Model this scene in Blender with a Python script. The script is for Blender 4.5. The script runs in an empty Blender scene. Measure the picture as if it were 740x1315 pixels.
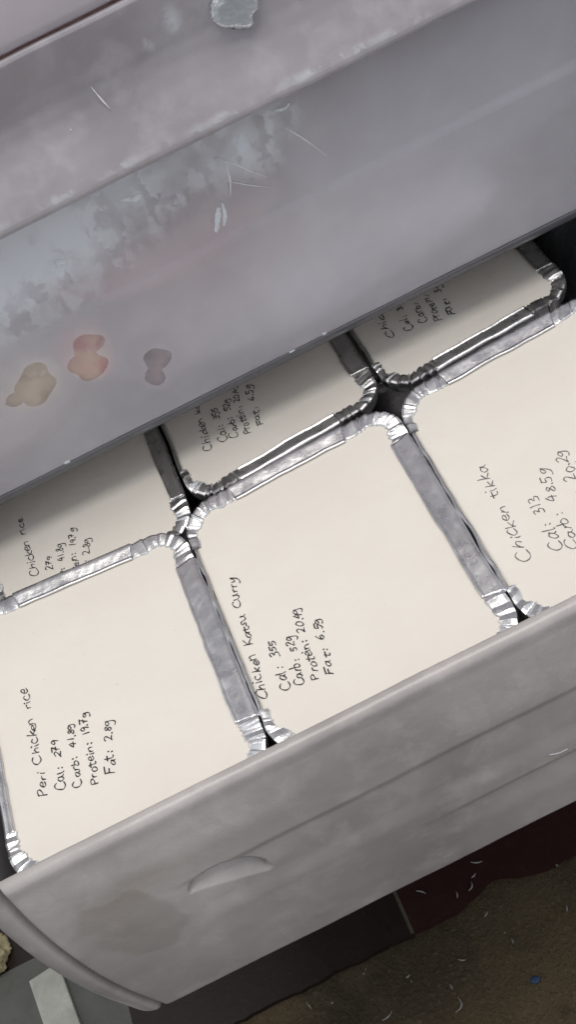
import bpy, bmesh, math, random
from mathutils import Vector, Matrix
random.seed(7)
S = bpy.context.scene
COL = S.collection
R = math.radians

# ------------------------------------------------------------------ camera
cam_d = bpy.data.cameras.new('camera')
cam = bpy.data.objects.new('camera', cam_d); COL.objects.link(cam); S.camera = cam
TH, ROLL, H = 0.7843475, 0.4618299, 0.3972203
f = Vector((0, math.sin(TH), -math.cos(TH))); r0 = Vector((1, 0, 0)); u0 = r0.cross(f)
rr = r0*math.cos(ROLL) - u0*math.sin(ROLL); uu = r0*math.sin(ROLL) + u0*math.cos(ROLL)
cam.matrix_world = Matrix(((rr.x, uu.x, -f.x, 0), (rr.y, uu.y, -f.y, 0), (rr.z, uu.z, -f.z, H), (0, 0, 0, 1)))
cam_d.sensor_fit = 'VERTICAL'; cam_d.sensor_height = 24; cam_d.lens = 1550/1315*24
cam_d.clip_start = 0.01; cam_d.clip_end = 50

# ------------------------------------------------------------------ light
W = bpy.data.worlds.new('World'); S.world = W; W.use_nodes = True
W.node_tree.nodes['Background'].inputs[0].default_value = (0.91, 0.945, 1.0, 1)
W.node_tree.nodes['Background'].inputs[1].default_value = 0.60
def lamp(name, loc, target, size, power, col):
    d = bpy.data.lights.new(name, 'AREA'); d.shape = 'RECTANGLE'; d.size, d.size_y = size
    d.energy = power; d.color = col
    o = bpy.data.objects.new(name, d); COL.objects.link(o); o.location = loc
    o.rotation_euler = (Vector(target)-Vector(loc)).to_track_quat('-Z', 'Y').to_euler()
lamp('ceiling_lamp', (0.00, 0.22, 1.9), (0.0, 0.36, 0), (1.2, 1.0), 20.5, (1.0, 0.955, 0.90))
S.view_settings.view_transform = 'Standard'; S.view_settings.look = 'None'
S.view_settings.exposure = 0; S.view_settings.gamma = 1; S.view_settings.use_curve_mapping = False
S.cycles.use_denoising = True
S.cycles.max_bounces = 10; S.cycles.transmission_bounces = 8; S.cycles.caustics_refractive = False
S.cycles.sample_clamp_indirect = 6

# ------------------------------------------------------------------ helpers
def tag(o, label=None, cat=None, group=None, kind=None):
    if label: o['label'] = label
    if cat: o['category'] = cat
    if group: o['group'] = group
    if kind: o['kind'] = kind
    return o
def empty(name, loc=(0, 0, 0), rz=0):
    o = bpy.data.objects.new(name, None); COL.objects.link(o); o.location = loc; o.rotation_euler = (0, 0, rz)
    o.empty_display_size = .01
    return o
def mesh(name, verts, faces, mat, parent=None, smooth=True, attr=None):
    m = bpy.data.meshes.new(name); m.from_pydata([tuple(v) for v in verts], [], faces); m.update()
    if smooth: m.polygons.foreach_set('use_smooth', [True]*len(m.polygons))
    if attr:
        for k, vals in attr.items():
            a = m.attributes.new(k, 'FLOAT', 'POINT'); a.data.foreach_set('value', vals)
    m.materials.append(mat)
    o = bpy.data.objects.new(name, m); COL.objects.link(o)
    if parent: o.parent = parent
    return o
def solid(o, t, offset=-1, inner=None):
    if inner: o.data.materials.append(inner)
    md = o.modifiers.new('thickness', 'SOLIDIFY'); md.thickness = t; md.offset = offset
    if inner: md.material_offset = 1
    return o
def grid(nu, nv, fn, closed_v=False):
    vs = [fn(i, j) for i in range(nu) for j in range(nv)]
    fs = []
    for i in range(nu-1):
        for j in range(nv-1 if not closed_v else nv):
            k = (j+1) % nv
            fs.append((i*nv+j, i*nv+k, (i+1)*nv+k, (i+1)*nv+j))
    return vs, fs
def box(name, a, b, mat, parent=None, bev=.0008, taper=(0, 0)):
    bm = bmesh.new(); bmesh.ops.create_cube(bm, size=1)
    for v in bm.verts:
        lo = v.co.z < 0
        v.co = Vector([a[k] if v.co[k] < 0 else b[k] for k in range(3)])
        if lo: v.co.x += taper[0]; v.co.y += taper[1]
    if bev: bmesh.ops.bevel(bm, geom=bm.edges[:], offset=bev, segments=2, affect='EDGES', profile=.6)
    m = bpy.data.meshes.new(name); bm.to_mesh(m); bm.free(); m.materials.append(mat)
    m.polygons.foreach_set('use_smooth', [False]*len(m.polygons))
    o = bpy.data.objects.new(name, m); COL.objects.link(o)
    if parent: o.parent = parent
    return o
def sm(a, b, x):
    if a == b: return float(x > a)
    t = min(1, max(0, (x-a)/(b-a))); return t*t*(3-2*t)
class Noise:
    def __init__(s, seed, n=9, wl=.02):
        g = random.Random(seed)
        s.w = [(g.uniform(.5, 1.6)*2*math.pi/wl, g.uniform(0, 6.283), g.uniform(0, 6.283), g.uniform(.5, 1)) for _ in range(n)]
    def __call__(s, x, y):
        return sum(a*math.sin(k*(x*math.cos(t)+y*math.sin(t))+p) for k, t, p, a in s.w)/len(s.w)
def catmull(pts, n=6):
    if len(pts) < 3: return pts
    P = [pts[0]]+list(pts)+[pts[-1]]; out = []
    for i in range(1, len(P)-2):
        p0, p1, p2, p3 = P[i-1:i+3]
        for k in range(n):
            t = k/n
            out.append(tuple(.5*(2*b+(c-a)*t+(2*a-5*b+4*c-d)*t*t+(3*b-a-3*c+d)*t**3) for a, b, c, d in zip(p0, p1, p2, p3)))
    out.append(tuple(pts[-1])); return out

# ------------------------------------------------------------------ materials
class NT:
    def __init__(s, name):
        s.m = bpy.data.materials.new(name); s.m.use_nodes = True; s.t = s.m.node_tree; s.t.nodes.clear()
        s.out = s.n('ShaderNodeOutputMaterial')
    def n(s, typ, ins=None, **kw):
        nd = s.t.nodes.new(typ)
        for k, v in kw.items(): setattr(nd, k, v)
        for k, v in (ins or {}).items():
            if hasattr(v, 'is_linked') or hasattr(v, 'links'): s.t.links.new(v, nd.inputs[k])
            else: nd.inputs[k].default_value = v
        return nd
    def coord(s): return s.n('ShaderNodeTexCoord').outputs['Object']
    def noise(s, vec, scale, detail=4, rough=.55, dist=0, stretch=None):
        if stretch:
            vec = s.n('ShaderNodeMapping', {'Vector': vec, 'Scale': stretch}).outputs[0]
        return s.n('ShaderNodeTexNoise', {'Vector': vec, 'Scale': scale, 'Detail': detail, 'Roughness': rough, 'Distortion': dist}).outputs['Fac']
    def ramp(s, fac, stops):
        nd = s.n('ShaderNodeValToRGB', {'Fac': fac}); cr = nd.color_ramp
        while len(cr.elements) < len(stops): cr.elements.new(.5)
        for e, (p, c) in zip(cr.elements, stops):
            e.position = p; e.color = (c, c, c, 1) if isinstance(c, (int, float)) else (*c, 1)
        return nd.outputs[0]
    def mix(s, fac, a, b, mode='MIX'):
        nd = s.n('ShaderNodeMix', data_type='RGBA', blend_type=mode)
        for k, v in ((0, fac), (6, a), (7, b)):
            if hasattr(v, 'links'): s.t.links.new(v, nd.inputs[k])
            else: nd.inputs[k].default_value = v if k == 0 else (*v, 1)
        return nd.outputs[2]
    def math(s, op, a, b=0.0):
        nd = s.n('ShaderNodeMath', operation=op)
        for k, v in ((0, a), (1, b)):
            if hasattr(v, 'links'): s.t.links.new(v, nd.inputs[k])
            else: nd.inputs[k].default_value = v
        return nd.outputs[0]
    def bump(s, h, strength, dist, normal=None):
        d = {'Height': h, 'Strength': strength, 'Distance': dist}
        if normal is not None: d['Normal'] = normal
        return s.n('ShaderNodeBump', d).outputs[0]
    def pbr(s, col, rough=.5, metal=0, normal=None, spec=.5, **kw):
        d = {'Base Color': col if hasattr(col, 'links') else (*col, 1), 'Roughness': rough, 'Metallic': metal, 'Specular IOR Level': spec}
        if normal is not None: d['Normal'] = normal
        d.update(kw)
        return s.n('ShaderNodeBsdfPrincipled', d).outputs[0]
    def done(s, sh):
        s.t.links.new(sh, s.out.inputs[0]); return s.m
    def attr(s, name): return s.n('ShaderNodeAttribute', attribute_name=name).outputs['Fac']

def m_foil(name, rough, tint):
    t = NT(name); c = t.coord()
    n1 = t.noise(c, 260, 4, .6); n2 = t.noise(c, 1100, 2, .5)
    b = t.bump(n1, .16, .0012); b = t.bump(n2, .10, .0003, b)
    rg = t.ramp(t.noise(c, 150, 3), [(.3, rough*.75), (.7, rough*1.35)])
    return t.done(t.pbr(tint, rg, 1.0, b))
FOIL = m_foil('aluminium_foil', .30, (.92, .92, .93))
def m_card():
    t = NT('white_card'); c = t.coord()
    n1 = t.noise(c, 22, 5, .6, .3); n2 = t.noise(c, 1300, 3)
    col = t.mix(t.ramp(n1, [(.35, 0), (.75, 1)]), (.87, .822, .752), (.835, .782, .705))
    sp = t.ramp(t.noise(c, 420, 1, .4), [(.80, 0), (.82, 1)])
    col = t.mix(t.math('MULTIPLY', sp, .35), col, (.5, .45, .36))
    b = t.bump(n2, .16, .0003); b = t.bump(t.noise(c, 45, 3), .22, .003, b)
    return t.done(t.pbr(col, .55, 0, b, .35))
CARD = m_card()
def m_ink(name, col):
    t = NT(name); c = t.coord()
    cc = t.mix(t.ramp(t.noise(c, 900, 2), [(.35, 0), (.7, 1)]), tuple(x*.6 for x in col), tuple(min(1, x*1.7) for x in col))
    return t.done(t.pbr(cc, .5))
INK = m_ink('black_marker_ink', (.03, .03, .035)); INK_GREY = m_ink('faint_marker_ink', (.13, .125, .125))

def m_smoky(name, base, dark, trans, frost_col, frost_noise=140, tint=(.78, .77, .78), rough=.30):
    """cloudy grey freezer plastic, part of the light goes through"""
    t = NT(name); c = t.coord()
    big = t.noise(c, 11, 4, .55, .3); mid = t.noise(c, 60, 4, .6, .15); fine = t.noise(c, 900, 3, .6)
    col = t.mix(t.ramp(big, [(.3, 0), (.72, 1)]), dark, base)
    col = t.mix(t.math('MULTIPLY', t.ramp(mid, [(.5, 0), (.78, 1)]), .35), col, tuple(min(1, x*1.35) for x in base))
    col = t.mix(t.math('MULTIPLY', t.ramp(fine, [(.45, 0), (.75, 1)]), .22), col, tuple(x*.75 for x in base))
    st = t.attr('frost')
    warp = t.n('ShaderNodeVectorMath', {0: c, 1: t.n('ShaderNodeTexNoise', {'Vector': c, 'Scale': frost_noise*2.2, 'Detail': 3.0}).outputs['Color']}, operation='MULTIPLY_ADD')
    t.t.links.new(c, warp.inputs[0]); warp.operation = 'ADD'
    sc_ = t.n('ShaderNodeVectorMath', {0: t.n('ShaderNodeTexNoise', {'Vector': c, 'Scale': frost_noise*2.2, 'Detail': 3.0}).outputs['Color']}, operation='SCALE'); sc_.inputs['Scale'].default_value = .007
    t.t.links.new(sc_.outputs[0], warp.inputs[1])
    mp = t.n('ShaderNodeMapping', {'Vector': warp.outputs[0], 'Rotation': (0, .6, 0), 'Scale': (1.0, 1.0, .45)}).outputs[0]
    shard = t.n('ShaderNodeSeparateColor', {0: t.n('ShaderNodeTexVoronoi', {'Vector': mp, 'Scale': frost_noise*1.5}).outputs['Color']}).outputs[0]
    cells = t.math('ADD', t.math('MULTIPLY', t.noise(c, frost_noise*.4, 5, .62, .25), .66), t.math('MULTIPLY', shard, .36))
    st2 = t.ramp(t.math('ADD', t.math('MULTIPLY', st, .62), t.math('MULTIPLY', cells, .75)), [(.54, 0), (.78, .5), (1.02, 1)])
    st2 = t.math('MULTIPLY', st2, t.ramp(st, [(.03, 0), (.3, 1)]))
    col = t.mix(t.math('MULTIPLY', st2, .75), col, frost_col)
    stain = t.attr('stain')
    col = t.mix(t.math('MULTIPLY', stain, .6), col, (.30, .255, .205))
    b = t.bump(mid, .10, .004); b = t.bump(fine, .10, .0004, b)
    b = t.bump(t.math('MULTIPLY', st2, cells), .22, .003, b)
    rg = t.ramp(mid, [(.3, rough*.85), (.75, rough*1.3)])
    p = t.pbr(col, rg, 0, b, .45)
    tr = t.n('ShaderNodeBsdfTranslucent', {'Color': (*tint, 1), 'Normal': b}).outputs[0]
    rf = t.n('ShaderNodeBsdfRefraction', {'Color': (*tint, 1), 'Roughness': .50, 'IOR': 1.15, 'Normal': b}).outputs[0]
    th = t.n('ShaderNodeMixShader', {0: .50, 1: tr, 2: rf}).outputs[0]
    th = t.n('ShaderNodeMixShader', {0: .13, 1: th, 2: t.n('ShaderNodeBsdfTransparent', {'Color': (*tint, 1)}).outputs[0]}).outputs[0]
    fac = t.math('MULTIPLY', t.math('SUBTRACT', 1.0, t.math('MULTIPLY', st2, .7)), trans)
    sh = t.n('ShaderNodeMixShader', {0: fac, 1: p, 2: th}).outputs[0]
    wet = t.math('MULTIPLY', t.ramp(t.math('ADD', t.attr('wet'), t.math('MULTIPLY', t.math('SUBTRACT', mid, .5), .5)), [(.30, 0), (.62, 1)]), .58)
    tp = t.n('ShaderNodeBsdfTransparent', {'Color': (.93, .92, .92, 1)}).outputs[0]
    return t.done(t.n('ShaderNodeMixShader', {0: wet, 1: sh, 2: tp}).outputs[0])
SMOKY_FRONT = m_smoky('smoky_plastic_front', (.585, .545, .53), (.345, .315, .305), .10, (.56, .54, .53), 60, rough=.22)
SMOKY_CLEAR = m_smoky('cloudy_translucent_plastic', (.95, .925, .985), (.68, .655, .71), .52, (.84, .89, .96), 140, (.93, .91, .98), .22)
SMOKY_TOP = m_smoky('grey_translucent_plastic', (.68, .645, .70), (.41, .38, .405), .30, (.70, .74, .78))
SHADED_LIP = m_smoky('shaded_plastic_lip', (.15, .15, .165), (.11, .11, .125), .05, (.5, .5, .5))  # far darker than the panel, standing for shade on the down-facing edge
SMOKY_WALL = m_smoky('smoky_plastic_wall', (.24, .23, .235), (.18, .17, .175), .15, (.5, .5, .5))
PALE_WALL = m_smoky('pale_plastic_wall', (.66, .65, .66), (.56, .55, .56), .2, (.8, .8, .8))
def m_food(name, a, b, hi, scale):
    t = NT(name); c = t.coord()
    col = t.mix(t.ramp(t.noise(c, scale, 3, .5, .5), [(.38, 0), (.6, 1)]), a, b)
    col = t.mix(t.math('MULTIPLY', t.ramp(t.noise(c, scale*2.3, 4, .6), [(.60, 0), (.70, 1)]), .8), col, hi)
    col = t.mix(t.math('MULTIPLY', t.ramp(t.noise(c, scale*3.1, 3, .6), [(.30, 1), (.40, 0)]), .6), col, tuple(x*.35 for x in a))
    return t.done(t.pbr(col, .35, 0, t.bump(t.noise(c, scale*4, 3), .4, .002)))
def m_clear():
    t = NT('clear_inner_skin')
    g = t.n('ShaderNodeBsdfGlossy', {'Color': (.9, .9, .9, 1), 'Roughness': .2}).outputs[0]
    tp = t.n('ShaderNodeBsdfTransparent', {'Color': (.97, .97, .97, 1)}).outputs[0]
    return t.done(t.n('ShaderNodeMixShader', {0: .06, 1: tp, 2: g}).outputs[0])
CLEAR_SKIN = m_clear()
def m_simple(name, a, b, scale, rough=.6, bs=.3, bd=.002, spec=.4, **kw):
    t = NT(name); c = t.coord()
    n = t.noise(c, scale, 5, .6, .3)
    col = t.mix(t.ramp(n, [(.3, 0), (.7, 1)]), a, b)
    nb = t.bump(t.noise(c, scale*5, 4), bs, bd)
    return t.done(t.pbr(col, rough, 0, nb, spec, **kw))
FROST = m_simple('white_frost', (.62, .66, .72), (.80, .84, .88), 250, .45, .5, .001)
SCRATCH = m_simple('pale_scuff', (.80, .80, .82), (.88, .88, .90), 300, .6)
ICE = m_simple('pale_blue_ice', (.78, .86, .93), (.94, .97, 1.0), 90, .08, .3, .002, .6, **{'Transmission Weight': .6})
FOOD_TAN = m_food('frozen_tan_food', (.42, .29, .15), (.72, .60, .42), (.90, .84, .72), 70)
FOOD_PINK = m_food('frozen_pink_food', (.56, .15, .16), (.74, .52, .36), (.92, .78, .72), 60)
FOOD_MAUVE = m_food('frozen_mauve_food', (.15, .10, .12), (.44, .34, .35), (.66, .58, .60), 75)
BAG_PINK = m_simple('pink_frozen_bag', (.74, .30, .26), (.82, .46, .40), 30, .4, .5, .006)
BAG_WHITE = m_simple('white_frozen_bag', (.50, .58, .72), (.74, .80, .90), 30, .4, .5, .006)
BAG_ROSE = m_simple('rose_frozen_bag', (.82, .50, .47), (.88, .64, .60), 30, .4, .5, .006)
BAG_GREY = m_simple('grey_frozen_bag', (.46, .47, .50), (.62, .62, .65), 30, .4, .5, .006)
BAG_BEIGE = m_simple('beige_frozen_bag', (.74, .56, .42), (.82, .70, .58), 30, .4, .5, .006)
BAG_LILAC = m_simple('lilac_bounce_bag', (.84, .82, .85), (.92, .90, .93), 30, .4, .5, .006)
BAG_BLACK = m_simple('black_plastic_film', (.045, .047, .050), (.075, .077, .080), 60, .26, .4, .003, .5)
CABINET = m_simple('white_cabinet_liner', (.62, .62, .61), (.70, .70, .69), 20, .45)
WHITE_STRIP = m_simple('pale_edge_plastic', (.30, .30, .27), (.44, .44, .40), 60, .5)
GREY_BOARD = m_simple('grey_edge_board', (.075, .077, .068), (.11, .11, .10), 40, .6)
YELLOW = m_simple('yellowed_wrapper', (.30, .25, .13), (.55, .48, .30), 90, .5, .6)
WHITE_BIT = m_simple('white_shaving', (.20, .19, .17), (.34, .33, .30), 200, .6)
BLUE_BIT = m_simple('blue_scrap', (.02, .045, .10), (.03, .07, .16), 200, .5)
def m_concrete():
    t = NT('stained_shaded_concrete'); c = t.coord()
    a = t.noise(c, 7, 6, .65, .5); b = t.noise(c, 40, 6, .7, .4); g = t.noise(c, 350, 3, .6)
    col = t.mix(t.ramp(a, [(.3, 0), (.7, 1)]), (.023, .015, .007), (.122, .089, .047))  # base darkened for the shade near the floor; patches are its own
    col = t.mix(t.math('MULTIPLY', t.ramp(b, [(.52, 0), (.75, 1)]), .6), col, (.016, .013, .009))
    col = t.mix(t.math('MULTIPLY', t.ramp(b, [(.25, 1), (.42, 0)]), .5), col, (.095, .08, .055))
    col = t.mix(t.math('MULTIPLY', t.ramp(g, [(.58, 0), (.70, 1)]), .35), col, (.19, .165, .12))
    g2 = t.noise(c, 620, 2, .5)
    col = t.mix(t.math('MULTIPLY', t.ramp(g2, [(.34, 1), (.44, 0)]), .4), col, (.010, .008, .006))
    wsp = t.ramp(t.noise(c, 210, 1, .4), [(.80, 0), (.81, 1)])
    col = t.mix(t.math('MULTIPLY', wsp, .7), col, (.34, .32, .28))
    n = t.bump(g, .5, .002); n = t.bump(b, .5, .006, n)
    return t.done(t.pbr(col, t.ramp(a, [(.3, .55), (.7, .85)]), 0, n, .3))
CONCRETE = m_concrete()
def m_tile(name, a, b):
    t = NT(name); c = t.coord()
    n1 = t.noise(c, 18, 5, .6, .3); n2 = t.noise(c, 160, 5, .65)
    col = t.mix(t.ramp(n1, [(.35, 0), (.7, 1)]), a, b)
    col = t.mix(t.math('MULTIPLY', t.ramp(n2, [(.58, 0), (.75, 1)]), .35), col, (.05, .042, .03))
    return t.done(t.pbr(col, .5, 0, t.bump(n2, .3, .001), .35))
TILE_RED = m_tile('maroon_tile', (.024, .007, .006), (.038, .012, .009))
TILE_BROWN = m_tile('dark_brown_tile', (.013, .007, .005), (.022, .012, .008))

# ------------------------------------------------------------------ floor
FZ = -0.35
nf = Noise(3, 10, .11)
def fl(i, j):
    x = -1.5+3.0*i/90; y = -1.2+3.0*j/90
    return (x, y, FZ-.0045+.0012*nf(x, y))
vs, fs = grid(91, 91, fl)
floor = tag(mesh('floor', vs, fs, CONCRETE), 'stained concrete floor below the drawer, darkened in colour for the shade there', kind='structure')
def tile(x0, x1, mat):
    # tiles with a chipped front edge
    g = random.Random(int((x0+5)*1000)); n = 60; nz = Noise(int((x0+5)*100), 12, .03)
    front = []
    for i in range(n+1):
        x = x0+(x1-x0)*i/n
        y = .3515+.0022*nz(x, 0)+.0006*g.uniform(-1, 1)
        y += .010*math.exp(-((x-.012)/.016)**2)      # chip beside the maroon tile
        front.append((x, y))
    out = front+[(x1, .62), (x0, .62)]
    m = len(out)
    vs = [(x, y, FZ) for x, y in out]+[(x, y, FZ-.008) for x, y in out]
    fs = [tuple(range(m))]+[(i, i+m, (i+1) % m+m, (i+1) % m) for i in range(m)]
    return mesh('tile', vs, fs, mat, floor, smooth=False)
tile(-.3495, -.0503, TILE_BROWN); tile(-.0477, .2515, TILE_RED); tile(.2541, .5533, TILE_BROWN)
GROUT = m_simple('pale_grout', (.10, .085, .06), (.15, .13, .095), 120, .9)
for gx in (-.0490, .2528):
    box('grout_line', (gx-.00125, .3535, FZ-.008), (gx+.00125, .62, FZ-.0009), GROUT, floor, 0)

# ------------------------------------------------------------------ freezer cabinet (round the drawers, unseen; added to keep light off the rear trays)
cab = tag(empty('freezer_cabinet', (0, .6, FZ)), 'unseen white freezer cabinet the drawers slide into', 'freezer')
def cbox(name, a, b, mat=None):
    return box(name, tuple(p-q for p, q in zip(a, (0, .6, FZ))), tuple(p-q for p, q in zip(b, (0, .6, FZ))), mat or CABINET, cab, .002)
cbox('side_wall', (-.245, .50, FZ), (-.215, .98, .62)); cbox('side_wall', (.29, .50, FZ), (.32, .98, .62))
cbox('back_wall', (-.214, .95, FZ+.05), (.289, .98, .62)); cbox('base', (-.214, .52, -.16), (.289, .949, -.118))
cbox('shelf', (-.214, .60, .006), (.289, .949, .012)); cbox('roof', (-.245, .50, .621), (.32, .98, .65))

# ------------------------------------------------------------------ the open drawer
XR = .245
od = tag(empty('freezer_bin', (0.04, .43, -.11)), 'smoky grey freezer drawer pulled out, full of foil trays with white card lids', 'freezer drawer')
OD = Vector((0.04, .43, -.11))
prof = [(.2752, -.012), (.2750, -.004), (.2746, .004), (.2738, .0100), (.2730, .0134), (.2718, .0150), (.2704, .0155), (.2686, .0153), (.2674, .0148), (.2664, .0139),
        (.2658, .0125), (.2655, .0105)]
zz = .0080; yb = .2648
NB = 190
def face_y(t): return .2533+.0118*(1-t/.82)**2 if t < .82 else .2533+.0004*(t-.82)/.18
for k in range(0, NB+1):
    t = k/NB
    prof.append((face_y(t), zz+(-.0970-zz)*t))
prof += [(.2545, -.0990), (.2562, -.1004), (.2600, -.1010), (.2725, -.1012)]
def xleft(z):
    t = min(1, max(0, (0.012-z)/.113))
    return -.1750+.0185*t**1.55
sS = [0, .0006, .0014, .0024, .0036, .005, .0065, .008, .0092, .0100, .0106, .0111, .0116, .0121, .0127, .0134, .0145, .016, .018, .0205]
while sS[-1] < .425: sS.append(sS[-1]+(.0008 if .05 < sS[-1] < .11 else .0022))
nA = Noise(21, 9, .06); nB = Noise(22, 9, .02)
def recess(x, z):
    # moulded hand grip band: a long shallow step with a half-moon scoop at its left end
    d = 0; z += .0005
    top = -.0225+.0012*nA(x, 0); bot = -.0500-.03*(x+.03)*.18
    e = sm(-.112, -.095, x)
    d += .0010*sm(top+.0022, top-.0022, z)*sm(bot-.0012, bot+.010, z)*e
    cx, cz, th_, a, b = -.0870, -.0345, -.29, .0170, .0118
    X = (x-cx)*math.cos(th_)+(z-cz)*math.sin(th_); Z = -(x-cx)*math.sin(th_)+(z-cz)*math.cos(th_)
    if abs(X) < a and Z > 0:
        za = b*math.sqrt(1-(X/a)**2)*(1 if X > 0 else 1.05)
        d += .0056*min(1, Z/max(za, .002))*sm(za+.0009, za, Z)*sm(0, .004, za)
    d += .0008*sm(-.0565, -.0600, z)*sm(-.0760, -.0600, z)*sm(-.02, .03, x)
    return d
frost, stain = [], []
def fp(i, j):
    y, z = prof[j]; s = sS[i]
    x = xleft(z)+s
    inner = j < 5
    if not inner:
        k = sm(0, 8, j-4)
        y += k*.0045*(1-min(1, s/.0095))**2              # flange turns back at the end
        y += k*.0058*math.exp(-((s-.0114)/.00115)**2)     # groove
        y += recess(x, z)*k
        y += .00035*nA(x, z)+.00012*nB(x, z)
    z += .0005*nA(x*.5, 3)*(1 if j < 14 else 0)
    z0 = z; zq = z; z += .0005
    fr = .5*math.exp(-((z+.004)/.014)**2)*(.4+.6*nA(x, 7))+.45*math.exp(-(((x-.05)/.05)**2+((z+.012)/.010)**2))
    fr += .5*math.exp(-(((x+.095)/.03)**2+((z+.006)/.006)**2))
    frost.append(max(0, fr))
    q = ((x+.132+.2*(z+.03))/.020)**2+((z+.030)/.020)**2
    st = .55*sm(1.25, .80, q+1.6*nB(x*.8, z*.8)+.8*nA(x*2, z*2))
    st += .6*math.exp(-(((x+.118)/.022)**2+((z+.010)/.008)**2))
    st += .35*math.exp(-(((x+.06)/.05)**2+((z+.012)/.007)**2))
    stain.append(min(1, max(0, st)))
    z = z0
    return (x-OD.x, y-OD.y, z-OD.z)
vs, fs = grid(len(sS), len(prof), fp)
front = solid(mesh('front_panel', vs, fs, SMOKY_FRONT, od, attr={'frost': frost, 'stain': stain}), .0022)
def dbox(name, a, b, mat, par, O, **kw):
    return box(name, tuple(p-q for p, q in zip(a, O)), tuple(p-q for p, q in zip(b, O)), mat, par, **kw)
dbox('side_wall', (-.1715, .2775, -.102), (-.1685, .70, .008), SMOKY_WALL, od, OD, taper=(.012, 0))
dbox('side_wall', (.2460, .2775, -.102), (.2490, .70, .008), SMOKY_WALL, od, OD, taper=(-.012, 0))
dbox('base', (-.159, .2775, -.1022), (.236, .70, -.0992), SMOKY_WALL, od, OD)
dbox('back_wall', (-.1680, .7005, -.102), (.2455, .7035, .008), SMOKY_WALL, od, OD)
# thin pale scuffs on the moulded front
def ribbon(name, pts, w, mat, parent, O, nrm=(0, -1, 0), up=.00025):
    vs = []; fs = []; n = Vector(nrm).normalized(); P = [Vector(p) for p in catmull(pts, 5)]
    for i, p in enumerate(P):
        d = (P[min(i+1, len(P)-1)]-P[max(i-1, 0)]).normalized(); s = d.cross(n).normalized()
        k = w*(.25+.75*math.sin(math.pi*(i+.5)/len(P)))*random.uniform(.7, 1.2)*.5
        q = p-Vector(O)
        vs += [q+s*k, q+n*up, q-s*k]
    for i in range(len(P)-1):
        a = i*3; fs += [(a, a+1, a+4, a+3), (a+1, a+2, a+5, a+4)]
    return mesh(name, vs, fs, mat, parent)
def py_low(x, z):
    t = (.008-z)/.1050
    return face_y(t)+recess(x, z)+.00035*nA(x, z)+.00012*nB(x, z)-.0001
for pts in ([(.052, -.0525), (.056, -.0545), (.060, -.0545)],):
    ribbon('scuff', [(x, py_low(x, z), z) for x, z in pts], .0011, SCRATCH, od, OD)

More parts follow.
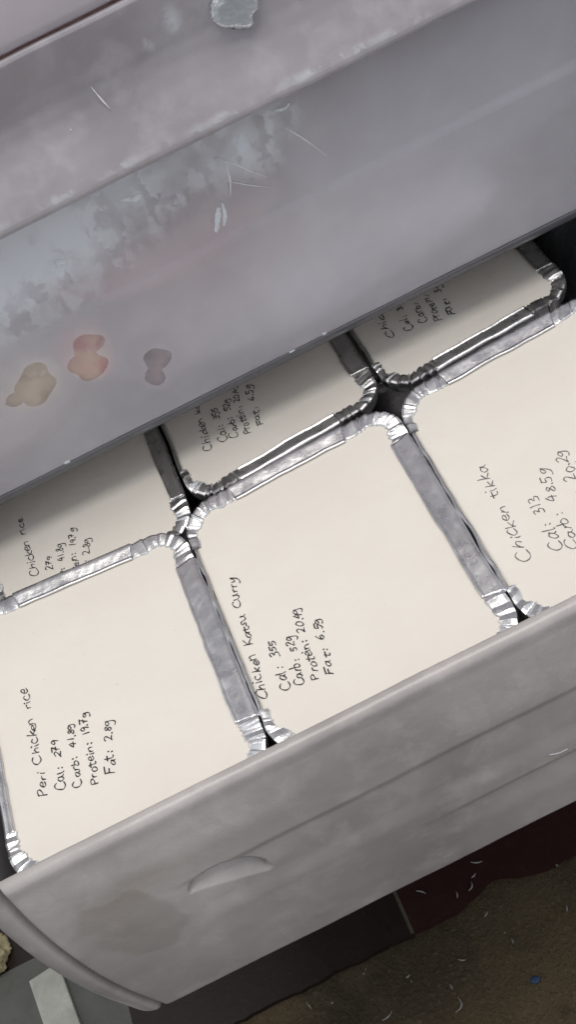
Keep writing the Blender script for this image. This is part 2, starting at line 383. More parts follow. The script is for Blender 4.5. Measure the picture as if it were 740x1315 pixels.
# ------------------------------------------------------------------ foil trays
GL = {
 'C': (1.2, [[(1.05,1.3),(.75,1.65),(.35,1.5),(.08,.9),(.15,.3),(.55,0),(1.1,.2)]]),
 'h': (.92, [[(.08,1.7),(.1,.8),(.1,0)],[(.1,.45),(.35,.92),(.62,.75),(.66,0)]]),
 'i': (.42, [[(.15,.95),(.15,.4),(.2,0)],[(.16,1.42),(.2,1.36)]]),
 'c': (.85, [[(.72,.8),(.42,1),(.08,.55),(.3,.02),(.78,.15)]]),
 'k': (.82, [[(.1,1.6),(.1,.8),(.1,0)],[(.65,.95),(.14,.45),(.4,.3),(.72,0)]]),
 'e': (.82, [[(.1,.5),(.5,.5),(.66,.78),(.36,1.0),(.06,.5),(.32,0),(.78,.18)]]),
 'n': (.9, [[(.08,.98),(.1,.5),(.1,0)],[(.1,.55),(.38,.95),(.64,.7),(.7,0)]]),
 'K': (1.0, [[(.1,1.6),(.12,.8),(.1,0)],[(.85,1.45),(.15,.7),(.5,.45),(.95,0)]]),
 'a': (.95, [[(.68,.85),(.35,1),(.05,.5),(.28,0),(.6,.4),(.7,.98)],[(.7,.98),(.68,.3),(.88,0)]]),
 't': (.75, [[(.32,1.45),(.3,.7),(.34,.1),(.68,.06)],[(.02,.98),(.66,1.02)]]),
 's': (.72, [[(.62,.9),(.28,1),(.18,.7),(.52,.4),(.48,.05),(.05,.06)]]),
 'u': (.92, [[(.06,.95),(.1,.25),(.38,0),(.64,.4),(.7,.95)],[(.7,.95),(.72,.3),(.84,0)]]),
 'r': (.68, [[(.08,.95),(.12,.5),(.1,0)],[(.12,.55),(.32,.92),(.64,.9)]]),
 'y': (.85, [[(.06,.95),(.14,.35),(.42,.3),(.68,.95)],[(.72,.98),(.6,-.2),(.3,-.65),(-.1,-.5)]]),
 'P': (.95, [[(.12,1.55),(.12,.8),(.1,0)],[(.1,1.5),(.6,1.6),(.85,1.15),(.5,.8),(.12,.75)]]),
 'l': (.50, [[(.1,1.65),(.1,.6),(.16,.05),(.32,.02)]]),
 'b': (.85, [[(.1,1.65),(.1,.8),(.1,.05),(.5,0),(.68,.45),(.42,.85),(.12,.6)]]),
 'o': (.85, [[(.4,.98),(.08,.6),(.2,.05),(.56,.05),(.72,.55),(.4,.98)]]),
 'F': (.9, [[(.12,1.55),(.14,.8),(.1,0)],[(.08,1.55),(.9,1.62)],[(.14,.85),(.7,.9)]]),
 'g': (.9, [[(.66,.85),(.36,1),(.08,.65),(.3,.35),(.62,.7),(.7,.95)],[(.7,.95),(.68,-.2),(.4,-.6),(0,-.45)]]),
 ':': (.7, [[(.30,.8),(.34,.74)],[(.30,.2),(.34,.14)]]),
 '.': (.42, [[(.18,.06),(.24,0)]]),
 '0': (.85, [[(.4,1.3),(.08,.75),(.22,.02),(.6,.1),(.74,.8),(.4,1.3)]]),
 '1': (.5, [[(.24,1.35),(.22,.7),(.24,0)]]),
 '2': (.88, [[(.1,1.1),(.45,1.35),(.68,1.0),(.4,.5),(.06,.04)],[(.06,.04),(.45,.1),(.85,.02)]]),
 '3': (.8, [[(.1,1.25),(.5,1.35),(.62,1.0),(.28,.72)],[(.28,.72),(.68,.55),(.55,.05),(.05,.05)]]),
 '4': (.9, [[(.5,1.35),(.25,.9),(.06,.45),(.45,.45),(.82,.5)],[(.56,1.0),(.55,.5),(.52,-.1)]]),
 '5': (.82, [[(.2,1.3),(.14,.75),(.5,.8),(.62,.4),(.4,.02),(.05,.06)],[(.2,1.3),(.72,1.34)]]),
 '6': (.8, [[(.55,1.3),(.2,.8),(.1,.3),(.38,0),(.64,.3),(.42,.62),(.14,.4)]]),
 '7': (.82, [[(.06,1.3),(.68,1.3)],[(.68,1.3),(.42,.65),(.3,0)],[(.2,.66),(.62,.7)]]),
 '8': (.8, [[(.62,1.1),(.35,1.35),(.14,1.05),(.4,.72),(.66,.3),(.38,0),(.1,.3),(.42,.72),(.62,1.1)]]),
 '9': (.82, [[(.66,1.05),(.36,1.32),(.08,.95),(.36,.68),(.66,1.05)],[(.66,1.05),(.62,.5),(.5,0)]]),
 ' ': (1.0, []),
}
def handwriting(parent, text, p0, p1, lz, mat, xh, wmm, seed):
    g = random.Random(seed)
    p0 = Vector(p0); p1 = Vector(p1)
    adv = [GL[c][0]*g.uniform(.90, 1.12) for c in text]; tot = sum(adv)
    L = (p1-p0).length; ex = (p1-p0)/L; ey = Vector((-ex.y, ex.x)); kx = L/tot
    xh_ = min(xh, kx*1.45)
    vs = []; fs = []
    x = 0
    for c, a in zip(text, adv):
        dy = g.uniform(-.20, .20); sc = g.uniform(.75, 1.2); sl = .14+g.uniform(-.14, .16)
        for st in GL[c][1]:
            pts = [(px+g.uniform(-.05, .05), py+g.uniform(-.055, .055)) for px, py in st]
            P = []
            for px, py in catmull(pts, 6):
                q = p0+ex*((x+(px+py*sl))*kx)+ey*((py*sc+dy)*xh_)
                P.append(q)
            if len(P) < 2: continue
            base = len(vs); n = len(P); ph = g.uniform(0, 6)
            for i, p in enumerate(P):
                d = P[min(i+1, n-1)]-P[max(i-1, 0)]
                if d.length < 1e-7: d = ex.copy()
                d.normalize(); s = Vector((-d.y, d.x))
                w = wmm*.5e-3*(.85+.25*math.sin(ph+i*.5))*(.7 if i in (0, n-1) else 1)
                if n == 2: w = wmm*.5e-3*1.15
                if n == 2: q = p+d*(w if i else -w)*.8
                else: q = p
                for sg in (1, -1):
                    v = q+s*w*sg; vs.append((v.x, v.y, lz(v.x, v.y)+.00022))
            for i in range(n-1):
                b = base+2*i; fs.append((b, b+1, b+3, b+2))
        x += a
    o = mesh('handwriting', vs, fs, mat, parent, smooth=False)
    o['label'] = 'handwritten line in marker'
    return o

def rrect(w, d, r, n=12):
    """outline points of a rounded rectangle"""
    out = []
    for cx, cy, a0 in ((w-r, d-r, 0), (-w+r, d-r, 90), (-w+r, -d+r, 180), (w-r, -d+r, 270)):
        for k in range(n+1):
            a = R(a0+90*k/n); out.append((cx+r*math.cos(a), cy+r*math.sin(a)))
    return out

def tray(corners, z, label, group, lines, seed, ink=INK, rims=None, xh=.0025, wmm=.54, height=.044):
    """corners FL FR BR BL of the rim on plan; z = top of the lid"""
    g = random.Random(seed)
    c = [Vector(p) for p in corners]
    mid = sum(c, Vector((0, 0)))/4
    ex = ((c[1]-c[0])+(c[2]-c[3])).normalized(); rz = math.atan2(ex.y, ex.x)
    M = Matrix.Rotation(-rz, 2)
    lc = [M @ (p-mid) for p in c]
    w = ((lc[1]-lc[0]).length+(lc[2]-lc[3]).length)/4; d = ((lc[3]-lc[0]).length+(lc[2]-lc[1]).length)/4
    nom = [Vector((-w, -d)), Vector((w, -d)), Vector((w, d)), Vector((-w, d))]
    dl = [a-b for a, b in zip(lc, nom)]
    def warp(x, y):
        s = (x/w+1)/2; t = (y/d+1)/2
        q = dl[0]*(1-s)*(1-t)+dl[1]*s*(1-t)+dl[2]*s*t+dl[3]*(1-s)*t
        return x+q.x, y+q.y
    root = empty('foil_tray', (mid.x, mid.y, z-height), rz)
    tag(root, label, 'foil tray', group)
    Z = height
    def V(x, y, h):
        a, b = warp(x, y); return (a, b, Z+h)
    und = Noise(seed*3+1, 7, .07)
    def lzl(x, y): return Z+.00045*und(x, y)
    RO = .0180
    # tray body, tapered
    rings = [(0.0012, -.0028), (.0018, -.006), (.0035, -.008), (.0068, -.008-(height-.012)*.5), (.0105, -height+.004), (.013, -height+.0012), (.017, -height+.0004)]
    vs = []; n = 0; dn = Noise(seed*5, 9, .015)
    for ins, h in rings:
        o = rrect(w-ins, d-ins, RO-.002, 10); n = len(o)
        for k, (x, y) in enumerate(o):
            wob = .0006*dn(x+h, y) if h < -.007 else 0
            vs.append(V(x*(1+wob*10), y*(1+wob*10), h))
    fs = [(i*n+k, i*n+(k+1) % n, (i+1)*n+(k+1) % n, (i+1)*n+k) for i in range(len(rings)-1) for k in range(n)]
    fs = [t[::-1] for t in fs]
    fs.append(tuple((len(rings)-1)*n+k for k in range(n))[::-1])
    mesh('tray_body', vs, fs, FOIL, root)
    # card lid
    o0 = rrect(w-.0018, d-.0018, RO-.003, 10); o = []
    for p, q in zip(o0, o0[1:]+o0[:1]):
        m_ = max(1, int(math.dist(p, q)/.005))
        o += [(p[0]+(q[0]-p[0])*k/m_, p[1]+(q[1]-p[1])*k/m_) for k in range(m_)]
    n = len(o); vs = []; fs = []
    ks = [1, .97, .92, .86, .8, .74, .68, .62, .55, .48, .4, .32, .25, .17, .1]
    for kk in ks:
        for x, y in o:
            X, Y = warp(x*kk, y*kk); vs.append((X, Y, lzl(X, Y)))
    for i in range(len(ks)-1):
        fs += [(i*n+k, i*n+(k+1) % n, (i+1)*n+(k+1) % n, (i+1)*n+k) for k in range(n)]
    fs.append(tuple((len(ks)-1)*n+k for k in range(n)))
    lid = mesh('card_lid', vs, fs, CARD, root); solid(lid, .0009)
    for k, (text, a, b) in enumerate(lines):
        a = M @ (Vector(a)-mid); b = M @ (Vector(b)-mid)
        handwriting(lid, text, a, b, lzl, ink, xh, wmm, seed*50+k)
    # flaps folded over the lid: (side, visible width)
    rims = rims or {'front': .0092, 'right': .0107, 'back': .0104, 'left': .0018}
    for side, wd in rims.items():
        Lh = (w if side in ('front', 'back') else d)-.0264
        nu = int(Lh*2/.0009)+1
        dent = Noise(seed*11+len(side)*7, 11, .012); big = Noise(seed*13+len(side)*5, 8, .03)
        ph = g.uniform(0, 6); period = g.uniform(.0044, .0056); dia = g.uniform(.6, 1.4)
        hh = .0001 if side == 'front' else 0; hem = wd-.0014; reg = g.choice((.00004, .00007, .00011)) if side != 'back' else (.00012 if seed == 3 else .00005)
        bh = .0025 if side == 'back' else .0013 if side == 'front' else .0019
        pr = [(.0010, -.0042), (.0001, -.0030), (-.0002, -.0008), (.0001, bh-.0014), (.0006, bh-.0004), (.0015, bh), (.0030, bh-.0001)]
        m = 6
        for k in range(1, m+1): pr.append((.003+(hem-.003)*k/m, bh-.0001-(bh-.0011)*k/m))
        pr += [(hem+.0003, .0013+hh*.7), (hem+.0007, .0015+hh), (wd-.0002, .0012+hh*.5), (wd, .0008), (wd-.0004, .0005), (hem-.001, .00045)]
        if wd < .005: pr = [(.0010, -.0042), (.0002, -.0030), (0, -.0008), (.0002, .0006), (.0008, .0012), (.0014, .0012), (wd-.0006, .0011), (wd, .0008), (wd-.0003, .0005)]
        def fv(i, j):
            u = -Lh+2*Lh*i/(nu-1); s, h = pr[j]
            tE = min(i, nu-1-i)*2*Lh/(nu-1)
            if s > .003: u *= 1-.0016*(s/.01)/Lh           # ends cut a little slanted
            mid_ = sm(.0022, .004, s)*sm(wd, hem-.001, s) if wd > .005 else 0
            h2 = h+mid_*(.00012*dent(u, s)+reg*math.sin(2*math.pi*(u+s*dia+.002*dent(u, 3))/period+ph)*(.15+.85*sm(-.2, .5, big(u, 0))))
            h2 += (.0005*big(u, 2)+.00012*dent(u, s*2))*sm(0, .002, s)
            s2 = s+.0011*big(u, 5)*sm(.003, wd, s)+.0005*dent(u, 9)*sm(.004, wd, s)-.0011*big(u, 8)*sm(.003, 0, s)
            if side == 'front': x, y = u, -d+s2
            elif side == 'back': x, y = u, d-s2
            elif side == 'right': x, y = w-s2, u
            else: x, y = -w+s2, u
            h2 = max(h2, .00055+.00035*.6) if s > .0024 else h2
            X, Y = warp(x, y)
            return (X, Y, Z+h2+.00045*und(X, Y)+.0001)
        vs, fs = grid(nu, len(pr), fv)
        solid(mesh('folded_flap', vs, fs, FOIL, root), .0001, 0)
    # crimped corners
    for sx, sy in ((1, 1), (-1, 1), (-1, -1), (1, -1)):
        cx, cy = sx*(w-RO), sy*(d-RO)
        ext = .0095; Larc = RO*math.pi/2; T = Larc+2*ext
        knots = []; t = -.001; sg = 1
        while t < T+.003:
            knots.append((t, sg*g.uniform(.35, 1.0))); t += g.choice((.0006, .0009, .0013, .0018, .0026, .0040))*g.uniform(.8, 1.2); sg = -sg
        def fold(t):
            for a, b in zip(knots, knots[1:]):
                if a[0] <= t <= b[0]:
                    k = (t-a[0])/(b[0]-a[0]); return a[1]+(b[1]-a[1])*k
            return 0
        nu = 210; am = g.uniform(.65, 1.25)
        sk = [g.uniform(-.0012, .0012) for _ in range(6)]; slow = Noise(seed*17+int(sx*2+sy*5)+9, 8, .009)
        pr = [(.0018, -.0060, 0), (.0009, -.0040, .1), (.0004, -.0016, .3), (.0002, .0006, .7), (.0004, .0014, 1), (.0016, .0017, 1), (.0030, .0016, 1), (.0045, .0014, 1), (.0060, .0011, .9), (.0072, .0008, .7), (.0077, .0003, .4)]
        wR = rims['right' if sx > 0 else 'left']; wB = rims['back' if sy > 0 else 'front']
        def cv(i, j):
            t = T*i/(nu-1); s, h, A = pr[j]
            # folds fan and slant a little
            fo = fold(t+(sk[0]+.0009*slow(t, 1))*s/.006*1.5)
            edge = sm(0, .002, t)*sm(T, T-.002, t)
            ks = 1+(min(wR, .0085)/.007-1)*sm(ext+.006, ext-.004, t)+(min(wB, .0085)/.007-1)*sm(T-ext-.006, T-ext+.004, t)
            s *= max(ks, .6)
            s2 = s+(.0006*fo if j > 8 else .00022*fo if j < 4 else 0)+.0005*slow(t, 4)*sm(.003, .007, s)-.0004*slow(t, 7)*sm(.003, 0, s)
            h2 = h+.00018*slow(t, s)+.00054*am*fo*A*(.3+.7*edge)*(1-.5*sm(.002, .007, s)*sm(-.2, .6, fo))
            if j >= 4: h2 = max(h2, .0002)
            if t < ext: a = 0; off = t-ext
            elif t > ext+Larc: a = math.pi/2; off = t-ext-Larc
            else: a = (t-ext)/RO; off = 0
            rad = RO-s2
            x = math.cos(a)*rad-math.sin(a)*off; y = math.sin(a)*rad+math.cos(a)*off
            X, Y = warp(cx+sx*x, cy+sy*y)
            return (X, Y, Z+h2+.00045*und(X, Y))
        vs, fs = grid(nu, len(pr), cv)
        mesh('crimped_corner', vs, fs, FOIL, root, smooth=False)
    return root

GR = 'foil trays with white card lids in the drawer'
tray([(-.163,.2725),(-.0474,.2725),(-.0484,.4215),(-.163,.431)], 0,
     "foil tray in the front row, lid handwritten 'Peri Chicken rice', by the drawer's rounded end", GR,
     [("Peri Chicken rice",(-.1416,.3104),(-.1403,.3704)),("Cal: 279",(-.1331,.3092),(-.1317,.3354)),("Carb: 41.8g",(-.1266,.3069),(-.1241,.3395)),
      ("Protein: 19.7g",(-.1193,.3043),(-.1171,.3419)),("Fat: 2.8g",(-.1113,.3052),(-.1076,.3319))], 1,
     rims={'front': .0092, 'right': .0107, 'back': .0098, 'left': .0050})
tray([(-.0471,.2725),(.0645,.2725),(.0685,.4328),(-.0481,.4275)], 0,
     "foil tray in the front row, lid handwritten 'Chicken Katsu Curry', whole lid in view", GR,
     [("Chicken Katsu Curry",(-.0417,.3043),(-.035,.3741)),("Cal: 355",(-.0313,.3036),(-.0299,.3309)),("Carb: 52g",(-.0253,.3026),(-.0215,.3284)),
      ("Protein: 20.4g",(-.0187,.3018),(-.0142,.3408)),("Fat: 6.5g",(-.0124,.3005),(-.008,.3305))], 2, height=.027)
tray([(.0648,.2725),(.181,.2755),(.184,.4405),(.0688,.4325)], 0,
     "foil tray in the front row, lid handwritten 'Chicken tikka' in thin grey pen", GR,
     [("Chicken tikka",(.0814,.3079),(.0885,.3681)),("Cal: 313",(.095,.3052),(.0996,.3379)),("Carb: 48.5g",(.1004,.3015),(.1096,.3499)),
      ("Protein: 20.2g",(.1118,.3014),(.1213,.3547)),("Fat: 3.2g",(.1198,.3048),(.1258,.3439))], 3, height=.027, ink=INK_GREY, xh=.0032, wmm=.46)
ZB = -.0105
tray([(-.149,.4240),(-.0425,.4225),(-.0424,.595),(-.153,.592)], ZB,
     "shaded foil tray tucked behind the 'Peri Chicken rice' tray, only a few numbers showing", GR,
     [("Peri Chicken rice",(-.1255,.4265),(-.1273,.4915)),("Cal: 279",(-.1190,.4285),(-.1174,.4544)),("Carb: 41.8g",(-.1140,.4270),(-.1096,.4593)),
      ("Protein: 19.7g",(-.1065,.4265),(-.1019,.4656)),("Fat: 2.8g",(-.1010,.4275),(-.0958,.4541))], 4,
     rims={'front': .0060, 'right': .0085, 'back': .0100, 'left': .0030})
tray([(-.0408,.4385),(.0703,.4475),(.0712,.606),(-.0405,.600)], ZB,
     "shaded foil tray behind the 'Chicken Katsu Curry' tray, its handwriting partly under the upper drawer", GR,
     [("Chicken katsu",(-.0201,.472),(-.0170,.523)),("Cal: 355",(-.0114,.4729),(-.0091,.502)),("Carb: 52g",(-.0054,.4717),(-.0016,.5042)),
      ("Protein: 20.4g",(.0012,.4702),(.0047,.511)),("Fat: 6.5g",(.0084,.4722),(.0126,.5062))], 5, height=.018, wmm=.56)
tray([(.0722,.4465),(.182,.456),(.183,.615),(.0733,.607)], ZB,
     "shaded foil tray behind the 'Chicken tikka' tray, beside the black plastic bag", GR,
     [("Chicken",(.0911,.487),(.0932,.526)),("Cal: 355",(.1017,.4862),(.104,.515)),("Carb: 52g",(.1102,.4868),(.114,.519)),
      ("Protein: 20g",(.117,.4826),(.1205,.522)),("Fat: 3g",(.1243,.4818),(.1270,.511))], 6, height=.018, wmm=.58, xh=.0024)
tray([(.0600,.4800),(.169,.474),(.172,.63),(.064,.632)], -.0305,
     "foil tray of the lower layer, its corner showing down the gap between four lids", GR, [], 8, height=.05)

# ------------------------------------------------------------------ black plastic bag in the right end
def lump(name, c, rad, mat, seed, amp=.25, n=40, wl=.02, parent=None, fold=0, squash=None):
    nz = Noise(seed, 12, wl); n2 = Noise(seed+9, 12, wl*.4)
    def fv(i, j):
        a = math.pi*i/(n-1); b = 2*math.pi*j/(n*2)
        d = Vector((math.sin(a)*math.cos(b), math.sin(a)*math.sin(b), math.cos(a)))
        p = Vector((d.x*rad[0], d.y*rad[1], d.z*rad[2]))
        k = 1+amp*nz(p.x+p.z*.7, p.y-p.z*.4)*1.8+amp*.5*abs(n2(p.x-p.z, p.y+p.z))*1.8
        p *= k
        if squash: p = squash(p)
        return p
    vs, fs = grid(n, n*2, fv, True)
    o = mesh(name, vs, fs, mat, parent); o.location = c
    return o
tag(lump('plastic_bag', (.2140, .535, -.054), (.026, .092, .048), BAG_BLACK, 41, .22, 60, .05), 'crumpled black plastic bag filling the dark end of the drawer', 'bag')

# ------------------------------------------------------------------ upper drawer with the cloudy front
X0, X1 = -.20, .285
ud = tag(empty('freezer_bin', (.04, .60, .02)), 'closed freezer drawer with a cloudy translucent front, frozen food pressed behind it', 'freezer drawer')
UD = Vector((.04, .60, .02))
up = [(.4690, .1660), (.4688, .150), (.4684, .130), (.4683, .112), (.4682, .1030), (.4679, .1018), (.4673, .1006), (.4670, .0992), (.4669, .0985)]
for k in range(1, 23): up.append((.4669+.0021*k/22, .0985-(.0985-.0265)*k/22))
up2 = []
for a, b in zip(up, up[1:]):
    for k in range(5): up2.append((a[0]+(b[0]-a[0])*k/5, a[1]+(b[1]-a[1])*k/5))
up2.append(up[-1])
NX = 360
FOODS = [(-.0785,.0770,.0092,.0118,-.3), (-.0905,.0742,.0042,.0040,0), (-.0485,.0835,.0074,.0066,0), (-.0525,.0735,.0086,.0080,.2), (-.0228,.0590,.0062,.0064,0), (-.0285,.0500,.0048,.0062,-.3)]
wet = []
nU = Noise(61, 9, .05); nV = Noise(62, 10, .022)
frost, stain = [], []
def fu(i, j):
    y, z = up2[j]; x = X0+(X1-X0)*i/(NX-1)
    y += .0005*nU(x, z)+.00015*nV(x, z)
    # frost creeping down below the overhanging rim, thicker towards one end
    fr = sm(.098+.25*max(0, x-.0), .145, z)*sm(.12, -.02, x)*(.75+.7*nV(x, z))+.30*sm(.099, .104, z)*sm(.03, -.05, x)
    fr += .5*math.exp(-(((x-.055)/.02)**2+((z-.135)/.018)**2))+.35*sm(.105, .145, z)*sm(-.02, -.07, x)
    frost.append(max(0, min(1.1, fr))); stain.append(.10*max(0, nU(x*2, z)))
    wv = 0
    for a, b, c_, d_, rt in FOODS:
        u = (x-a)*math.cos(rt)+(z-b)*math.sin(rt); v = -(x-a)*math.sin(rt)+(z-b)*math.cos(rt)
        wv = max(wv, sm(1.15, .82, math.hypot(u/c_, v/d_)+.55*nV(x*1.3, z*1.3)))
    wet.append(wv)
    return (x-UD.x, y-UD.y, z-UD.z)
vs, fs = grid(NX, len(up2), fu)
solid(mesh('front_panel', vs, fs, SMOKY_CLEAR, ud, attr={'frost': frost, 'stain': stain, 'wet': wet}), .0018, inner=CLEAR_SKIN)
lp = [(.4689, .0264), (.4684, .0258), (.4684, .0250), (.4694, .0222), (.4704, .0206), (.4720, .0202), (.4735, .0206)]
nL = Noise(63, 9, .03)
vs, fs = grid(NX, len(lp), lambda i, j: (X0+(X1-X0)*i/(NX-1)-UD.x, lp[j][0]-UD.y+.00012*nL(X0+(X1-X0)*i/(NX-1), j), lp[j][1]-UD.z+.00015*nL(X0+(X1-X0)*i/(NX-1), 5)))
solid(mesh('bottom_lip', vs, fs, SHADED_LIP, ud), .0015)
dbox('base', (X0, .4738, .0208), (X1, .90, .0232), PALE_WALL, ud, UD, bev=.0004)
dbox('side_wall', (X0, .4722, .0234), (X0+.003, .90, .160), PALE_WALL, ud, UD)
dbox('side_wall', (X1-.003, .4722, .0234), (X1, .90, .160), PALE_WALL, ud, UD)
dbox('back_wall', (X0+.0032, .897, .0234), (X1-.0032, .90, .160), PALE_WALL, ud, UD)
def yu(z):
    for a, b in zip(up, up[1:]):
        if b[1] <= z <= a[1]: return a[0]+(b[0]-a[0])*(a[1]-z)/(a[1]-b[1])
    return .469
def spot(x, z): return (x, yu(z)+.0005*nU(x, z)+.00015*nV(x, z)-.0001, z)
for pts, w in (([(.0385,.1394),(.0460,.132),(.0525,.124),(.0586,.1179)], .0006), ([(.0718,.1369),(.0785,.127),(.0851,.1152)], .0007), ([(.0425,.134),(.0415,.126),(.039,.119)], .0008),
               ([(.0322,.1168),(.030,.112),(.0268,.106)], .0030), ([(.0345,.118),(.0335,.112),(.031,.107)], .0018), ([(-.042,.128),(-.038,.126)], .003), ([(.038,.128),(.048,.120),(.058,.113)], .0006),
               ([(-.005,.141),(.001,.138),(.004,.139)], .0025), ([(.070,.146),(.075,.1445),(.0775,.146)], .0016),
               ([(.0355,.0262),(.0385,.0256)], .0028), ([(-.088,.027),(-.085,.0268)], .0024), ([(.054,.0272),(.056,.0268)], .0018)):
    ribbon('frost_streak', [spot(*p) for p in pts], w, FROST if w > .001 else SCRATCH, ud, UD, up=.0003)
# frozen food touching the inside of the cloudy front
def food(name, x, z, rx, rz_, mat, label, cat, seed):
    yb_ = yu(z)+.0018
    def sq(p): return Vector((p.x, max(p.y, -.0048), p.z))
    o = lump(name, (x, yb_+.0050, z), (rx*1.45, .012, rz_*1.4), mat, seed, .13, 26, .02, None, 0, sq)
    return tag(o, label, cat, 'frozen food behind the cloudy drawer front')
food('frozen_food', -.0815, .0770, .0120, .0110, FOOD_TAN, 'tan frozen lump showing through the cloudy drawer front, beside the frosty corner', 'frozen food', 71)
food('frozen_food', -.0508, .0780, .0092, .0125, FOOD_PINK, 'pink and orange frozen lump in the middle of three showing through the cloudy drawer front', 'frozen food', 72)
food('frozen_food', -.0252, .0548, .0082, .0115, FOOD_MAUVE, 'small grey mauve frozen lump showing through the cloudy drawer front, lowest of three', 'frozen food', 73)
def bagsq(p): return Vector((p.x, max(p.y, -.022), p.z))
for c_, r_, m_, sd, lb in (((.004, .5010, .101), (.060, .030, .019), BAG_PINK, 74, 'blurred pink frozen pack behind the middle of the cloudy drawer front'),
        ((-.105, .5015, .124), (.078, .030, .027), BAG_WHITE, 75, 'blurred white frozen pack behind the frosty end of the cloudy drawer front'),
        ((.170, .5020, .106), (.100, .030, .044), BAG_GREY, 76, 'blurred grey frozen pack behind the clear end of the cloudy drawer front'),
        ((-.116, .5025, .066), (.062, .030, .032), BAG_BEIGE, 77, 'blurred beige frozen pack low behind the frosty end of the cloudy drawer front'),
        ((.060, .5030, .050), (.112, .030, .030), BAG_LILAC, 78, 'long pale lilac pack added low behind the cloudy drawer front to brighten it')):  # lilac pack is added to throw light back out through the front
    tag(lump('frozen_bag', c_, r_, m_, sd, .07, 40, .07, None, 0, bagsq), lb, 'frozen food', 'blurred frozen packs behind the cloudy drawer front')

# ------------------------------------------------------------------ topmost drawer with the flared rim
td = tag(empty('freezer_bin', (.04, .60, .17)), 'topmost closed freezer drawer with a flared grey rim and a pink tinted front', 'freezer drawer')
TD = Vector((.04, .60, .17))
rimp = [(.4660, .2163), (.4640, .2160), (.4632, .2146), (.4636, .212), (.4648, .205), (.4656, .198), (.4658, .191), (.4646, .185), (.4618, .179), (.4582, .1732), (.4545, .1680), (.4518, .1636), (.4507, .1614), (.4504, .1600), (.4507, .1588),
        (.4516, .1580), (.4540, .1578), (.4600, .1590), (.4670, .1615)]
rp = []
for a, b in zip(rimp, rimp[1:]):
    for k in range(4): rp.append((a[0]+(b[0]-a[0])*k/4, a[1]+(b[1]-a[1])*k/4))
rp.append(rimp[-1])
frost, stain = [], []
nT = Noise(81, 9, .05)
def ft(i, j):
    y, z = rp[j]; x = X0+(X1-X0)*i/(NX-1)
    y += .0005*nT(x, z)+.0001*nV(x, z); z += .00025*nT(x, 4)
    fr = .35*math.exp(-((z-.1625)/.0022)**2)*(1+nV(x, 0))
    fr += 1.0*math.exp(-(((x-.069)/.010)**2+((z-.195)/.010)**2))+.9*math.exp(-(((x-.045)/.004)**2+((z-.1996)/.007)**2))+.7*math.exp(-(((x-.033)/.0025)**2+((z-.195)/.004)**2))
    frost.append(max(0, min(1.1, fr))); stain.append(max(0, .25*nT(x, z)))
    return (x-TD.x, y-TD.y, z-TD.z)
vs, fs = grid(NX, len(rp), ft)
solid(mesh('flared_rim', vs, fs, SMOKY_TOP, td, attr={'frost': frost, 'stain': stain}), .0016)
pp = [(.4860, .330), (.4800, .30), (.4740, .27), (.4680, .24), (.4660, .2280), (.4648, .2215), (.4646, .2192), (.4655, .2177), (.4690, .2170)]
vs, fs = grid(NX//2, len(pp), lambda i, j: (X0+(X1-X0)*i/(NX//2-1)-TD.x, pp[j][0]-TD.y+.0004*nT(X0+(X1-X0)*i/(NX//2-1), pp[j][1]), pp[j][1]-TD.z))
solid(mesh('front_panel', vs, fs, SMOKY_CLEAR, td), .0018, inner=CLEAR_SKIN)
dbox('base', (X0, .4690, .1622), (X1, .90, .1648), SMOKY_WALL, td, TD, bev=.0004)
dbox('side_wall', (X0, .4690, .165), (X0+.003, .90, .33), SMOKY_WALL, td, TD); dbox('side_wall', (X1-.003, .4690, .165), (X1, .90, .33), SMOKY_WALL, td, TD)
dbox('back_wall', (X0+.0032, .897, .165), (X1-.0032, .90, .33), SMOKY_WALL, td, TD)
for pts, w in (([(.005,.1915),(.0065,.186),(.0080,.1815)], .0006), ([(-.010,.1815),(-.0095,.1805)], .0008)):
    ribbon('frost_streak', [(x, .4655 if z > .188 else .4635 if z > .183 else .4622, z) for x, z in pts], w, SCRATCH, td, TD, nrm=(0, -.9, .35))
tag(lump('frozen_bag', (.00, .5075, .232), (.17, .034, .055), BAG_ROSE, 84, .06, 44, .08), 'blurred pink frozen pack behind the topmost drawer front', 'frozen food')
def flat_ice(p): return Vector((p.x, max(-.0028, min(p.y, .0006)), p.z))
tag(lump('ice_chunk', (.0690, .4632, .1955), (.0095, .0040, .0085), ICE, 85, .24, 60, .008, None, 0, flat_ice), 'glassy pale blue chunk of ice stuck on the topmost drawer rim', 'ice')

# ------------------------------------------------------------------ things on the floor
strip = tag(empty('edge_strip', (-.289, .40, FZ)), 'white strip on the floor standing in for a pale appliance edge', 'strip')  # simplified stand-in for a pale appliance edge
a = math.atan2(.4321-.398, -.2818+.2771)
o = box('strip_body', (-.0117, -.13, .0004), (.0117, .0445, .005), WHITE_STRIP, strip, .001); strip.rotation_euler = (0, 0, a-math.pi/2)
b = tag(box('grey_edge_board', (-.42, .25, FZ-.001), (-.243, .46, FZ+.0002), GREY_BOARD, None, .0006), 'flat grey board under the white strip, standing in for the appliance edge', 'board')  # rest of the simplified appliance edge, laid flat as a board
def wr(p): return Vector((p.x, p.y, max(p.z, -.006)))
tag(lump('wrapper', (-.334, .474, FZ+.007), (.016, .016, .012), YELLOW, 91, .4, 40, .012, None, 0, wr), 'crumpled yellowed wrapper on the floor beside the white strip', 'wrapper')
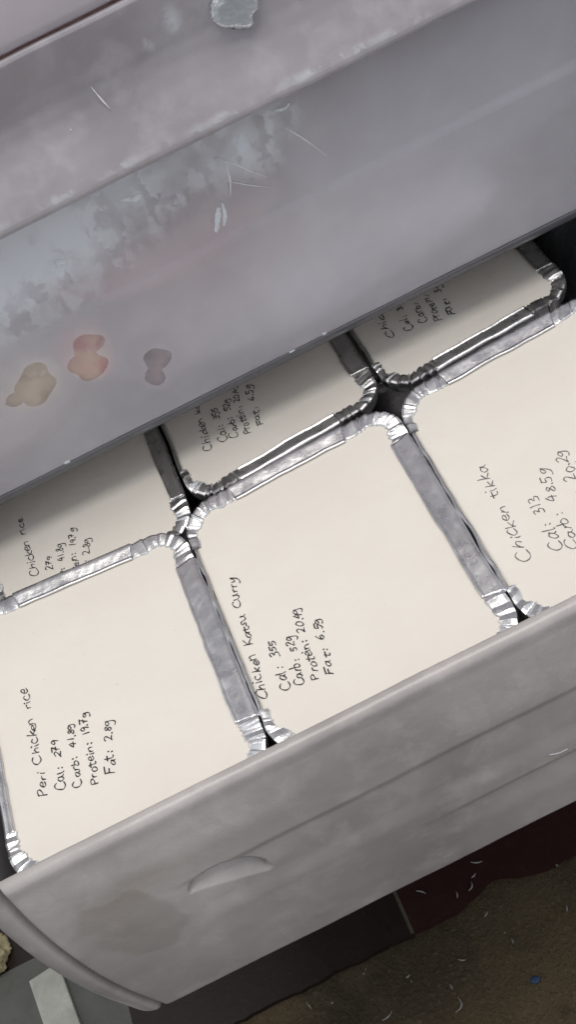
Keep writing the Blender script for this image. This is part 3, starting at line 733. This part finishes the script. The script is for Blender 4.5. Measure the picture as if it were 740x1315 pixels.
def curl(x, y, L, bend, rot, w=.0011, mat=WHITE_BIT, z=FZ, name='white_shaving'):
    vs = []; fs = []; n = 9
    for i in range(n):
        t = i/(n-1)-.5; a = rot+bend*t
        px = x+L*(math.cos(rot)*t-math.sin(rot)*bend*(t*t)*.5); py = y+L*(math.sin(rot)*t+math.cos(rot)*bend*(t*t)*.5)
        k = w*(.5+.5*math.cos(math.pi*t*1.6)); nx, ny = -math.sin(a), math.cos(a)
        for q, hh in ((-1, .0002), (0, .0012), (1, .0002)):
            vs.append((px+nx*k*q-x, py+ny*k*q-y, hh))
    for i in range(n-1):
        s = i*3; fs += [(s, s+3, s+4, s+1), (s+1, s+4, s+5, s+2)]
    o = mesh(name, vs, fs, mat); o.location = (x, y, z); return o
SHAV = ['tiny pale fleck on the maroon tile just above the hooked shaving', 'hooked pale shaving on the maroon tile beside the chipped tile edge',
        'thin pale shaving on the maroon tile between the hooked shaving and the grout', 'pale shaving on the maroon tile nearest the pale grout line',
        'pale curl on the maroon tile closest under the drawer front', 'pale fleck at the edge of the maroon tile by the right border of the photo',
        'pale fleck on bare concrete by the right border of the photo', 'small pale sliver alone on the concrete above the blue scrap',
        'pale fleck on the concrete just below the chipped tile edge', 'largest curled pale shaving, on the concrete near the bottom border',
        'small pale sliver on the concrete just above the largest curled shaving', 'long pale curl on the concrete at the bottom border, left of the largest shaving',
        'pale sliver on the concrete directly below the dark brown tile', 'tiny pale fleck on the concrete below the grout line between tiles',
        'flat pale fleck on the concrete between the tile edge and the largest shaving']
for si, (x, y, L, bend, rot, z) in enumerate(((.0029,.3681,.005,.6,.4,FZ), (-.0012,.3622,.008,1.8,.9,FZ), (-.0121,.3616,.006,.8,1.3,FZ), (-.0324,.3746,.008,.9,2.4,FZ), (.0085,.3755,.009,.6,-.4,FZ),
        (.0538,.3514,.005,.4,1.9,FZ-.003), (.0463,.3228,.006,.3,1.2,FZ-.003), (.0065,.3196,.005,.3,1.4,FZ-.003), (-.0009,.3425,.005,.3,.6,FZ-.003), (-.0394,.298,.011,2.6,1.0,FZ-.003),
        (-.0404,.311,.005,.3,1.6,FZ-.003), (-.0843,.3118,.010,.8,.3,FZ-.003), (-.1283,.3404,.007,.4,1.9,FZ-.003), (-.0628,.329,.004,.3,.2,FZ-.003), (-.0273,.3229,.006,.5,-.5,FZ-.003))):
    tag(curl(x, y, L*.85, bend, rot, .0006, WHITE_BIT, z), SHAV[si], 'debris', 'pale shavings scattered on the floor')
tag(lump('paper_scrap', (.0079, .2916, FZ-.002), (.0028, .0022, .0011), BLUE_BIT, 95, .4, 16, .004), 'tiny blue scrap on the stained concrete floor', 'scrap')
